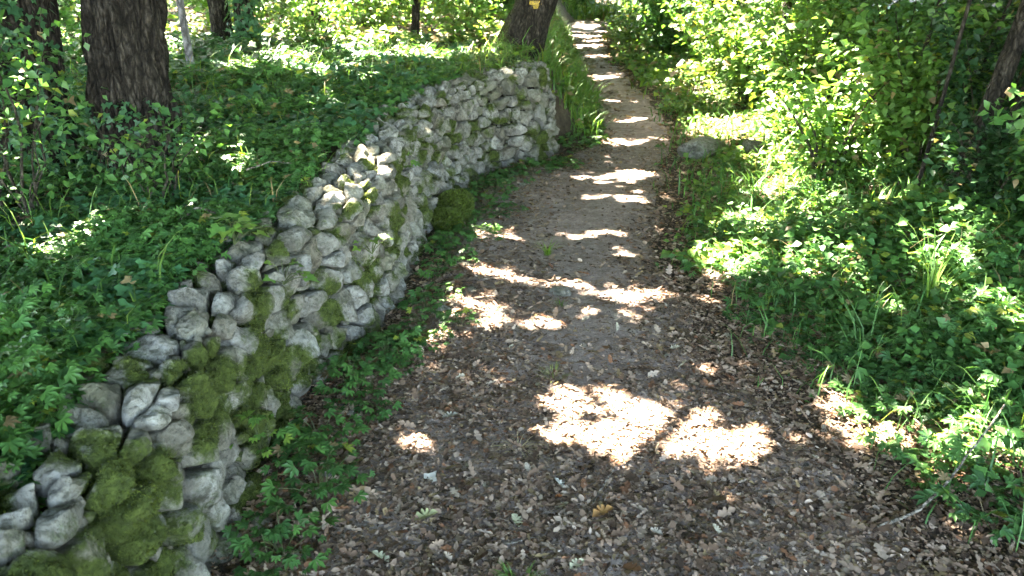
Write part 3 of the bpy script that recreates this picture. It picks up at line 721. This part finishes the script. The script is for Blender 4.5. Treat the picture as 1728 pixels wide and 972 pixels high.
# ------------------------------------------------------------------ ground cover
def cover(n, xr, yr, dens, hmax, size, tpl, ca, cb, nl=6, seed=5, yel=.03, clump=2.2, spread=.05):
    """sprigs: a small whorl of leaves held above the ground at an uneven height"""
    x = rng.uniform(*xr, n); y = rng.uniform(*yr, n); p = np.stack([x, y], 1)
    sp_ = .35 + .85 * (fbm(p * 1.1, seed + 50, 2) > .47)                      # each species grows in patches
    k = rng.random(n) < dens(x, y) * sp_; x, y, p = x[k], y[k], p[k]; n = len(x)
    cl = fbm(p * clump, seed, 3); h = hmax * np.clip((cl - .25) * 2, .12, 1) * rng.uniform(.35, 1., n)
    g = ground(x, y); tone = .65 + .8 * fbm(p * 1.6, seed + 7, 2)
    X, Y_, H_ = np.repeat(x, nl), np.repeat(y, nl), np.repeat(h, nl); m_ = n * nl
    a = rng.random(m_) * 6.283; sp = spread * rng.uniform(.1, 1, m_)
    P = np.stack([X + np.cos(a) * sp, Y_ + np.sin(a) * sp, np.repeat(g, nl) + H_ * rng.uniform(.45, 1.05, m_)], 1)
    D = np.stack([np.cos(a), np.sin(a), rng.normal(size=m_) * .35 + .05], 1)
    U = norm(np.stack([rng.normal(size=m_) * .35, rng.normal(size=m_) * .35 - .15, np.ones(m_)], 1))
    s = size * rng.uniform(.55, 1.35, m_)
    C = leafcol(m_, ca, cb, .45, yel) * np.repeat(tone, nl)[:, None]
    return leaves(P, D, U, s, s * rng.uniform(.75, 1.0, m_), tpl, C)
def grass(n, xr, yr, dens, hl, ca, cb, wd=.006, seed=9):
    x = rng.uniform(*xr, n); y = rng.uniform(*yr, n); k = rng.random(n) < dens(x, y); x, y = x[k], y[k]; n = len(x)
    P = np.stack([x, y, ground(x, y) - .005], 1); a = rng.random(n) * 6.283; t = rng.uniform(.1, .75, n)
    D = np.stack([np.cos(a) * t, np.sin(a) * t, np.ones(n)], 1); l = rng.uniform(*hl, n)
    return leaves(P, D, np.stack([-np.cos(a), -np.sin(a), np.full(n, .3)], 1), l, np.full(n, wd) * rng.uniform(.7, 1.4, n), BLADE, leafcol(n, ca, cb, .4, .05), rng.uniform(.5, 2.2, n))
GA, GB = (.028, .085, .026), (.06, .15, .035)
BA, BB = (.02, .07, .032), (.035, .10, .04)
YA, YB = (.07, .14, .02), (.12, .20, .035)
def left_of(y0, y1, d):
    def f(x, y):
        edge = sstep(.17, .32, Eb(y) - x) * (.7 + .6 * (fbm(np.stack([x * 2, y * 2], 1), 17) > .45))
        return edge * d * ((y > y0) & (y < y1))
    return f
parts = [cover(9000, (-2.6, -.9), (.9, 4), left_of(.8, 4, 1), .20, .030, PALM, GA, GB, 6, 5, .02),
         cover(4200, (-3.2, -.9), (1.2, 5), left_of(1, 5, .8), .13, .040, IVY, BA, BB, 6, 15, .01),
         cover(10000, (-5.5, -.4), (4, 8), left_of(4, 8, .9), .17, .042, PALM, GA, GB, 6, 5, .05),
         cover(5000, (-5.5, -.4), (4, 8), left_of(4, 8, .8), .2, .055, IVY, BA, BB, 6, 25, .02),
         cover(5500, (-9, .9), (8, 20), left_of(8, 20, .75), .26, .085, LEAF, GA, YB, 6, 35, .10, 1.3, .1),
         cover(700, (-.9, .35), (5.6, 7.7), lambda x, y: (Eb(y) - x > .2) * 1., .16, .045, PALM, GA, YB, 6, 5, .05),
         grass(900, (-.9, .35), (5.6, 7.7), lambda x, y: (Eb(y) - x > .2) * 1., (.08, .22), GA, YB, .007),
         grass(5000, (-3, -.8), (1, 8), left_of(1, 8, .5), (.08, .25), GA, YB, .005)]
V, F, C = join(parts)
link("terrace_ground_cover", mesh("terrace_ground_cover", V, F, M_leaf, C), None, "low green herbs and ivy carpeting the terrace above the wall", "ground cover", None, "stuff")
def bank(x, y): return (sstep(7.0, 7.5, y) * sstep(-.16, .0, Eb(y) - x) * (Eb(y) - x < .9)) * 1.0
V, F, C = join([grass(16000, (-.4, 1.6), (7, 20), bank, (.10, .32), (.04, .12, .025), (.10, .19, .04), .010), cover(2600, (-.4, 1.6), (7, 20), bank, .15, .07, LEAF, GA, YB, 6, 45, .06)])
link("bank_grass", mesh("bank_grass", V, F, M_leaf, C), None, "green grassy bank along the left of the path beyond the wall end", "grass", None, "stuff")
def right_of(y0, y1, d, off=0.):
    def f(x, y):
        dr = x - Rb(y) - off + .25 * (fbm(np.stack([x * 2.5, y * 2.5], 1), 19) - .5) * 2
        return sstep(-.05, .45, dr) * d * ((y > y0) & (y < y1))
    return f
parts = [cover(5200, (.8, 3.2), (1.2, 4.2), right_of(1, 4.2, .85, .18), .16, .036, PALM, GA, GB, 6, 55, .04),
         cover(2600, (.8, 3.2), (1.2, 4.5), right_of(1, 4.5, .8, .2), .24, .042, LEAF, GA, GB, 6, 65, .05),
         cover(8500, (.8, 5.5), (4, 9), right_of(4, 9, .9, .0), .22, .048, LEAF, GA, YB, 6, 75, .06, 1.8, .07),
         cover(5000, (1.2, 8), (9, 24), right_of(9, 24, .9, .0), .4, .11, LEAF, GA, YB, 6, 85, .10, 1.2, .12),
         grass(3500, (.8, 3.2), (1.4, 6), right_of(1, 6, .5, .15), (.06, .24), (.03, .10, .03), (.07, .16, .04), .006),
         cover(5200, (.8, 3.4), (1.4, 6), right_of(1, 6, .9, .15), .17, .042, PALM, (.03, .09, .03), (.06, .15, .04), 6, 67, .04, 2.5, .06),
         grass(5000, (.8, 3.4), (1.4, 6), right_of(1, 6, .7, .0), (.08, .22), (.04, .11, .03), (.08, .17, .04), .0045),
         grass(9000, (1., 4.2), (4, 16), right_of(4, 16, .8, -.12), (.06, .22), (.04, .12, .03), (.09, .18, .05), .011)]
parts.append(cover(1500, (-1, 6), (25, 30), lambda x, y: np.ones(len(x)), .5, .15, LEAF, GA, YB, 6, 95, .1, 1.2, .15))
parts.append(grass(2500, (-1, 6), (24.8, 29), lambda x, y: np.ones(len(x)), (.3, .7), GA, YB, .03))
V, F, C = join(parts)
link("verge_ground_cover", mesh("verge_ground_cover", V, F, M_leaf, C), None, "grass and leafy herbs on the bank right of the path", "ground cover", None, "stuff")

# ------------------------------------------------------------------ shrubs
def shrub(x, y, h, rad, nst, nleaf, ls, ca, cb, label, name="shrub", group=None, cat="shrub", tpl=LEAF, yel=.05, lean=(0, 0), stem_r=.013, low=.15):
    b = gpt(x, y, -.02); t = thing(name, b, label, cat, group)
    LP, LD = [], []
    for k in range(nst):
        a = 2 * math.pi * (k + rng.random()) / nst; rr = rad * rng.uniform(.3, 1); hh = h * rng.uniform(.6, 1)
        s = np.linspace(0, 1, 10)[:, None]
        pl = np.array([math.cos(a) * .05, math.sin(a) * .05, 0]) + np.array([math.cos(a) * rr + lean[0] * hh, math.sin(a) * rr + lean[1] * hh, 0]) * s ** 1.5 + np.array([0, 0, hh]) * (s - .18 * s ** 3)
        pl[:, :2] += (fbm(np.concatenate([s * 3 + k * 7, s * 0 + x], 1), 3)[:, None] - .5) * .12
        v, f = tube(pl, stem_r * rng.uniform(.6, 1.2) * (1 - .85 * s[:, 0]), 6)
        link("stem", mesh("stem", v, f, M_stem, smooth=True), t)
        n = nleaf // nst; q = low + (1 - low) * rng.random(n) ** .8; kk = np.clip((q * 9).astype(int), 0, 8); fr = (q * 9 - kk)[:, None]
        c = pl[kk] * (1 - fr) + pl[np.clip(kk + 1, 0, 9)] * fr
        off = rand_unit(n) * (rng.random(n) ** .5 * rad * .42)[:, None]; off[:, 2] *= .7
        cl = np.floor(rng.random(n) * 14).astype(int); co = rand_unit(14) * rad * .33     # leaf clumps
        LP.append(c + off * .34 + co[cl] * .95); LD.append(norm(off + rng.normal(size=(n, 3)) * .05 + np.array([0, 0, -.02])))
    P = np.concatenate(LP); Dd = np.concatenate(LD); P[:, 2] = np.maximum(P[:, 2], .04); n = len(P)
    U = norm(rng.normal(size=(n, 3)) * .45 + np.array([-.15, -.1, 1])); s = ls * rng.uniform(.6, 1.3, n)
    V, F, C = leaves(P, Dd * np.array([1, 1, .5]) + np.array([0, 0, -.08]), U, s, s * rng.uniform(.55, .8, n), tpl, leafcol(n, ca, cb, .5, yel))
    link("foliage", mesh("foliage", V, F, M_leaf, C), t)
    return t
SH = "bushes right of the path"
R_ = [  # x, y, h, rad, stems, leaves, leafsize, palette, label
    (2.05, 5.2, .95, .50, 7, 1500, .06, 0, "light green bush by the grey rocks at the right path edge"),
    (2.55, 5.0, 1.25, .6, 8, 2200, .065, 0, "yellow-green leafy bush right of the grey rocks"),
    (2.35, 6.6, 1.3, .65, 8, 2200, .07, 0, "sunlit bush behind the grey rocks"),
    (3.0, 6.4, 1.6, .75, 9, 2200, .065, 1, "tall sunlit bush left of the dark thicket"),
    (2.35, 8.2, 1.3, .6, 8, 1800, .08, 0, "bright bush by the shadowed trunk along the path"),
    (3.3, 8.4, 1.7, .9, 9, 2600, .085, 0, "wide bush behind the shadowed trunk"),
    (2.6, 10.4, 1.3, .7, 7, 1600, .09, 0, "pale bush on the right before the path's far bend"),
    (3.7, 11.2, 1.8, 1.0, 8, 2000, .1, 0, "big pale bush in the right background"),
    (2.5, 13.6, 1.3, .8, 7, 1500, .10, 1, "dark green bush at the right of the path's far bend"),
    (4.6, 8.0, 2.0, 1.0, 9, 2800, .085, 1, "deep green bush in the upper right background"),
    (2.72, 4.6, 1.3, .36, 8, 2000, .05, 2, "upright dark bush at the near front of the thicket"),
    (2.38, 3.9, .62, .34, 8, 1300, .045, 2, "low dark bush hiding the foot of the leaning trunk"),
    (5.6, 3.2, 2.2, 1.1, 8, 2200, .09, 2, "large dark bush added unseen right of the view to block sky light"),  # this bush and the next are unseen, added against low skylight
    (5.6, 5.6, 2.4, 1.1, 8, 2200, .09, 2, "large dark bush added unseen deep in the right wood to block sky light"),
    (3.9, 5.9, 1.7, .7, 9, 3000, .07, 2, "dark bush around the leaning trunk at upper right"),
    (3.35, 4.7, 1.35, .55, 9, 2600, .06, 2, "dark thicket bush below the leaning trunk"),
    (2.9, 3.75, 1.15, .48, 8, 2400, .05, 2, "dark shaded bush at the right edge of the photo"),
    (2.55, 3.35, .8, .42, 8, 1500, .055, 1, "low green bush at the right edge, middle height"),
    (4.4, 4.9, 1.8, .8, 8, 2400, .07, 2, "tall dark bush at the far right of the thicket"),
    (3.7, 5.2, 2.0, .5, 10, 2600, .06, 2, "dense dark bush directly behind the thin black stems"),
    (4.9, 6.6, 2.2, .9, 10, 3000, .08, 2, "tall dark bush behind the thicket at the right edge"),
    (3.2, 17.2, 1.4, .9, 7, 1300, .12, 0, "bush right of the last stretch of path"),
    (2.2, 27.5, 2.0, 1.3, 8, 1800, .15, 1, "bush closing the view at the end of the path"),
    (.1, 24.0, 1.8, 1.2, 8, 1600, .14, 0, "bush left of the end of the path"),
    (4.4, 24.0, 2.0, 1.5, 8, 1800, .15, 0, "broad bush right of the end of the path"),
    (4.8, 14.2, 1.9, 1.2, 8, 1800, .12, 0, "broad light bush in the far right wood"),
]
PAL = [((.05, .125, .024), (.10, .19, .045)), ((.03, .09, .025), (.06, .14, .035)), ((.010, .036, .014), (.02, .06, .02))]  # darkest pair also holds the thicket's deep shade in its leaf colour
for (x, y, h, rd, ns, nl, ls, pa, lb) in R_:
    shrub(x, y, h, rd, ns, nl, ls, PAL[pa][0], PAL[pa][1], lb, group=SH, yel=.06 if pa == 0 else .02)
SL_ = "bushes in the left wood"
for (x, y, h, rd, ns, nl, ls, pa, lb) in [
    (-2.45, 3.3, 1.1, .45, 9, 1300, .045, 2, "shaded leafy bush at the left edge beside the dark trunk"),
    (-1.9, 3.0, 1.1, .40, 10, 1000, .04, 1, "leafy young bush in front of the two thick trunks"),
    (-1.45, 3.2, .5, .3, 7, 420, .04, 1, "low leafy bush at the right foot of the thick oak"),
    (-3.0, 6.2, .8, .5, 7, 900, .06, 1, "dim green bush between the thick oak and the ivy trunk"),
    (-1.75, 7.6, .75, .45, 7, 900, .06, 0, "light green bush right of the ivy trunk"),
    (-2.9, 9.0, 1.0, .6, 7, 1100, .075, 0, "sunlit pale bush behind the ivy trunk"),
    (-1.5, 9.0, .8, .5, 7, 1000, .07, 0, "pale bush left of the thin dark trunk"),
    (-.55, 9.2, .8, .5, 7, 1000, .07, 0, "yellowish bush left of the leaning oak"),
    (-1.6, 11.6, 1.0, .8, 7, 1200, .10, 0, "pale bush in the left background"),
    (-3.9, 12.5, 1.2, .9, 7, 1300, .11, 0, "broad pale bush far back in the left wood"),
    (-.2, 12.6, .9, .7, 7, 1100, .10, 1, "green bush behind the leaning oak"),
    (.1, 15.5, 1.1, .8, 7, 1100, .11, 0, "light bush left of the narrow part of the path"),
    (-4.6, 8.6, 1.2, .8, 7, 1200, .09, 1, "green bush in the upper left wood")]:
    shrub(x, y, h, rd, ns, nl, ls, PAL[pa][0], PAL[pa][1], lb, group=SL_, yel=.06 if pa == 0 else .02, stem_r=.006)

n = 26000; a = rng.uniform(-1.9, 1.9, n); rd = rng.uniform(31, 46, n); hh = 11 * fbm(np.stack([a * 9, rd * .12], 1), 88) + 3
P = np.stack([np.sin(a) * rd, np.cos(a) * rd, .4 + hh * rng.random(n) ** .8], 1); cl = fbm(P * .35, 89); k = cl > .42; P = P[k]; n = len(P)
V, F, C = leaves(P, rand_unit(n), norm(rng.normal(size=(n, 3)) * .6 + np.array([0, -.3, 1])), rng.uniform(.4, .9, n), rng.uniform(.3, .6, n), LEAF, leafcol(n, (.03, .08, .02), (.08, .15, .035), .5))
link("distant_wood", mesh("distant_wood", V, F, M_leaf, C), None, "far wood closing the view behind the path", "wood", None, "stuff")
# ivy on trunks
def ivy_on(x, y, r, z1, n, label, side=(0, -1), lean=(0, 0), ls=.05):
    b = gpt(x, y); a0 = math.atan2(side[1], side[0]); a = a0 + rng.normal(size=n) * 1.0; z = z1 * rng.random(n) ** 1.3
    o = np.stack([np.cos(a), np.sin(a), np.zeros(n)], 1); rr = r * (1 + .35 * np.exp(-z / .28)) + rng.uniform(.0, .06, n)
    P = o * rr[:, None] + np.stack([lean[0] * z, lean[1] * z, z], 1)
    D = norm(np.stack([rng.normal(size=n) * .5, rng.normal(size=n) * .5, -np.ones(n)], 1) + o * .5)
    s = ls * rng.uniform(.6, 1.3, n)
    V, F, C = leaves(P, D, norm(o + rng.normal(size=(n, 3)) * .3 + np.array([0, 0, .4])), s, s, IVY, leafcol(n, BA, BB, .5, .03))
    t = thing("ivy", b, label, "ivy"); link("foliage", mesh("foliage", V, F, M_leaf, C), t)
    for k in range(3):
        zz = np.linspace(0, z1 * .95, 24); aa = a0 + (k - 1) * .7 + .3 * np.sin(zz * 4 + k)
        rr = r * (1 + .32 * np.exp(-zz / .28)) + .006
        v, f = tube(np.stack([np.cos(aa) * rr + lean[0] * zz, np.sin(aa) * rr + lean[1] * zz, zz], 1), .006, 5); link("stem", mesh("stem", v, f, M_stem), t)
ivy_on(-2.30, 7.25, .085, 1.3, 700, "dark ivy climbing the slender trunk in the left wood", (.2, -1), (.03, .03))
ivy_on(-2.1, 3.55, .14, 1.3, 700, "ivy climbing the dark trunk at the left edge", (.4, -1), (-.02, .02), .04)
ivy_on(-1.70, 3.65, .17, .33, 300, "low ivy around the foot of the thick furrowed oak", (.2, -1), (.01, 0), .028)

# ------------------------------------------------------------------ plants at the wall foot, tufts
def herb(x, y, n, size, spread, h, label, tpl=PALM, ca=GA, cb=GB, name="herb_plant", group=None, base=None):
    b = gpt(x, y) if base is None else np.array(base); t = thing(name, b, label, "plant", group)
    a = rng.random(n) * 6.283; r = spread * rng.random(n) ** .6
    P = np.stack([np.cos(a) * r, np.sin(a) * r, h * (1.05 - .55 * (r / spread) ** 2) * rng.uniform(.5, 1., n)], 1)
    D = np.stack([np.cos(a), np.sin(a), rng.normal(size=n) * .2 - .05], 1); U = norm(np.stack([rng.normal(size=n) * .3, rng.normal(size=n) * .3 - .1, np.ones(n)], 1))
    s = size * rng.uniform(.6, 1.3, n)
    V, F, C = leaves(P, D, U, s, s, tpl, leafcol(n, ca, cb, .4, .02)); link("foliage", mesh("foliage", V, F, M_leaf, C), t)
    sv = []
    for k in range(min(n, 9)):
        e = P[k]; s_ = np.linspace(0, 1, 5)[:, None]; v, f = tube(e * s_ * np.array([1, 1, 0]) + np.array([0, 0, 1]) * e[2] * (1 - (1 - s_) ** 2), .0016, 4); sv.append((v, f, np.tile([.06, .08, .03], (len(v), 1))))
    V, F, C = join(sv); link("stalks", mesh("stalks", V, F, M_leaf, C), t)
for k in range(34):
    y = rng.uniform(1.5, 6.4); x = Eb(y) + .06 + abs(rng.normal()) * .12
    herb(x, y, 22, .03, .09, .09, "small sprig of lobed green leaves among the herb clumps at the wall foot", group="small sprigs at the wall foot")
WH = "herb plants at the foot of the wall"
for (x, y, n, sz, sp, h, lb) in [
    (-.62, 1.75, 46, .032, .15, .15, "green herb clump at the bottom of the photo against the wall"),
    (-.58, 2.02, 60, .034, .16, .17, "leafy herb clump with lobed leaves beside the mossy near wall"),
    (-.64, 2.30, 50, .034, .14, .15, "herb clump below the mossiest near stones"),
    (-.58, 2.66, 60, .034, .16, .16, "herb clump below the square pale stone of the wall"),
    (-.50, 2.92, 55, .032, .13, .13, "bushy herb clump where the wall starts to bend"),
    (-.36, 3.10, 30, .030, .10, .07, "low herb clump creeping onto the path litter"),
    (-.40, 3.45, 40, .032, .11, .12, "herb clump in the hollow of the wall foot"),
    (-.38, 3.85, 42, .034, .12, .13, "herb clump near the loose pale stones"),
    (-.36, 4.22, 50, .036, .14, .14, "green herb clump just before the mossy boulders"),
    (-.20, 4.55, 40, .036, .15, .08, "spreading herb clump in front of the mossy boulders"),
    (-.14, 5.35, 70, .04, .17, .16, "bright green herb clump just past the mossy boulders"),
    (-.02, 5.75, 60, .04, .17, .13, "herb clump where the wall turns towards the path"),
    (.16, 6.05, 60, .04, .18, .12, "herb clump under the far wall face"),
    (.42, 6.30, 55, .04, .16, .10, "herb clump at the far corner of the wall"),
    (.55, 6.85, 70, .045, .18, .18, "herb clump beside the wall's end"),
    (-.05, 5.05, 40, .038, .14, .06, "flat herb patch on the path side of the boulders")]:
    herb(x, y, n, sz, sp, h, lb, group=WH)
for (x, y, z, n, sz, lb, tp) in [(-.93, 2.55, .63, 30, .045, "heart-leaved plant on top of the wall catching the sun", IVY), (-.80, 2.62, .46, 14, .045, "small leafy plant growing from a joint below the wall top", IVY), (-.63, 4.35, .45, 22, .04, "tuft of leaves growing out of the middle of the wall face", PALM),
                              (-.73, 2.0, .2, 16, .035, "fresh green sprig growing low in the mossy near wall", PALM), (-.60, 3.25, .35, 12, .035, "small green sprig in the wall where it bends", IVY)]:
    herb(0, 0, n, sz, .10, .10, lb, tp, GB, YB, base=(x, y, z))
def tuft(x, y, n, l, label, ca, cb, wd=.004, name="grass_tuft", spread=.02, flat=.5):
    b = gpt(x, y); t = thing(name, b, label, "grass")
    a = rng.random(n) * 6.283; s = rng.uniform(.1, 1, n) * flat
    D = np.stack([np.cos(a) * s, np.sin(a) * s, np.ones(n) * (1.05 - min(flat, 1))], 1); P = np.stack([np.cos(a), np.sin(a), a * 0], 1) * (spread * rng.random(n))[:, None]
    V, F, C = leaves(P, D, np.stack([-np.cos(a), -np.sin(a), np.full(n, .4)], 1), l * rng.uniform(.5, 1.1, n), np.full(n, wd), BLADE, leafcol(n, ca, cb, .4), rng.uniform(.5, 1.6, n))
    link("blades", mesh("blades", V, F, M_leaf, C), t)
tuft(.20, 4.25, 40, .11, "small bright green grass tuft standing in the middle of the path", (.09, .19, .02), (.15, .26, .03))
tuft(.23, 3.52, 18, .05, "tiny green tuft in front of the pale path stone", (.08, .16, .02), (.12, .2, .03))
tuft(.02, 2.30, 60, .12, "splayed tuft of straw coloured dead grass in the sun fleck", (.35, .29, .19), (.48, .41, .28), .0022, "dry_grass_tuft", .01, .95)
tuft(0.02, 1.66, 50, .07, "short green tuft at the bottom edge of the photo", (.05, .11, .02), (.08, .15, .03), .004, "grass_tuft", .05)
tuft(.16, 2.83, 40, .06, "low yellow-green tuft above the large sun fleck", (.10, .14, .03), (.17, .19, .05), .004, "grass_tuft", .05)
tuft(1.35, 2.75, 14, .42, "tall arching grass blades on the right verge", (.06, .14, .04), (.1, .2, .06), .006, "grass_tuft", .04, .5)
tuft(1.75, 3.1, 16, .45, "long bright grass blades near the right edge of the photo", (.10, .2, .03), (.16, .26, .05), .008, "grass_tuft", .05, .5)

# ------------------------------------------------------------------ sticks
def stick(pts, r, label, name="stick", mat=None, k=8):
    P = np.array([gpt(x, y, z) for x, y, z in pts]); b = P[0].copy(); L = np.linspace(0, 1, len(P)); s = np.linspace(0, 1, 24)
    Q = np.stack([np.interp(s, L, P[:, j]) for j in range(3)], 1); kr = np.array([1, 2, 3, 2, 1.]); kr /= kr.sum()
    Q = np.stack([np.convolve(np.pad(Q[:, j], 2, mode='edge'), kr, 'valid') for j in range(3)], 1)
    Q += (np.stack([fbm(np.stack([s * 9, s * 0 + j + b[0] * 7], 1), 14) for j in range(3)], 1) - .5) * r * 2.2
    v, f = tube(Q - b, r * (1 - .5 * s), k, .25, 5); link(name, mesh(name, v, f, mat or M_dead, smooth=True), None, label, "stick", None, None, tuple(b))
stick([(1.02, 1.86, .015), (1.17, 1.9, .04), (1.28, 1.98, .09), (1.42, 2.1, .13), (1.55, 2.2, .16)], .0055, "long thin curved grey stick at the lower right over the verge")
stick([(.24, 2.0, .012), (.29, 2.1, .02), (.34, 2.18, .03)], .0025, "thin straight twig right of the foreground centre", "twig")
stick([(-.42, 2.95, .02), (-.35, 3.1, .02), (-.33, 3.2, .03)], .003, "dark twig across the litter near the herb clumps", "twig", M_stem)
stick([(-.64, 2.55, .02), (-.50, 2.56, .02), (-.36, 2.53, .015)], .004, "dark twig lying level beside the wall plants", "twig", M_stem)
stick([(-.1, 1.78, .012), (.0, 1.82, .02), (.1, 1.86, .015)], .003, "short grey twig in the bottom foreground litter", "twig")
stick([(-1.2, 2.75, .08), (-1.14, 2.8, .11), (-1.05, 2.82, .07)], .006, "pale forked dead stick on the terrace plants behind the wall", "stick")
stick([(-1.42, 2.98, .07), (-1.33, 2.86, .06), (-1.24, 2.74, .03)], .026, "reddish rotten branch lying below the thick oak", "branch", M_red)
stick([(-1.15, 3.4, .1), (-1.05, 3.45, .13), (-.97, 3.5, .1)], .003, "thin bleached twig in the terrace herbs", "twig")
stick([(-.98, 2.2, .1), (-.9, 2.28, .13), (-.82, 2.38, .1)], .006, "bleached twig lying over the wall's back edge", "twig")
for k in range(40):
    y = rng.uniform(1.6, 4.5); x = rng.uniform(Eb(y) + .15, Rb(y)); a = rng.random() * 6.28; l = rng.uniform(.04, .13)
    stick([(x, y, .014), (x + math.cos(a) * l / 2, y + math.sin(a) * l / 2, .02), (x + math.cos(a) * l, y + math.sin(a) * l, .014)], .0017, "short thin twig among the dead leaves of the path", "twig", (M_dead, M_stem)[k % 2], 5)
    bpy.context.scene.collection.objects[-1]["group"] = "short twigs on the path"
tris = sum(len(m.loops) - 2 * len(m.polygons) for m in bpy.data.meshes); print("tris", tris, "objects", len(bpy.data.objects))
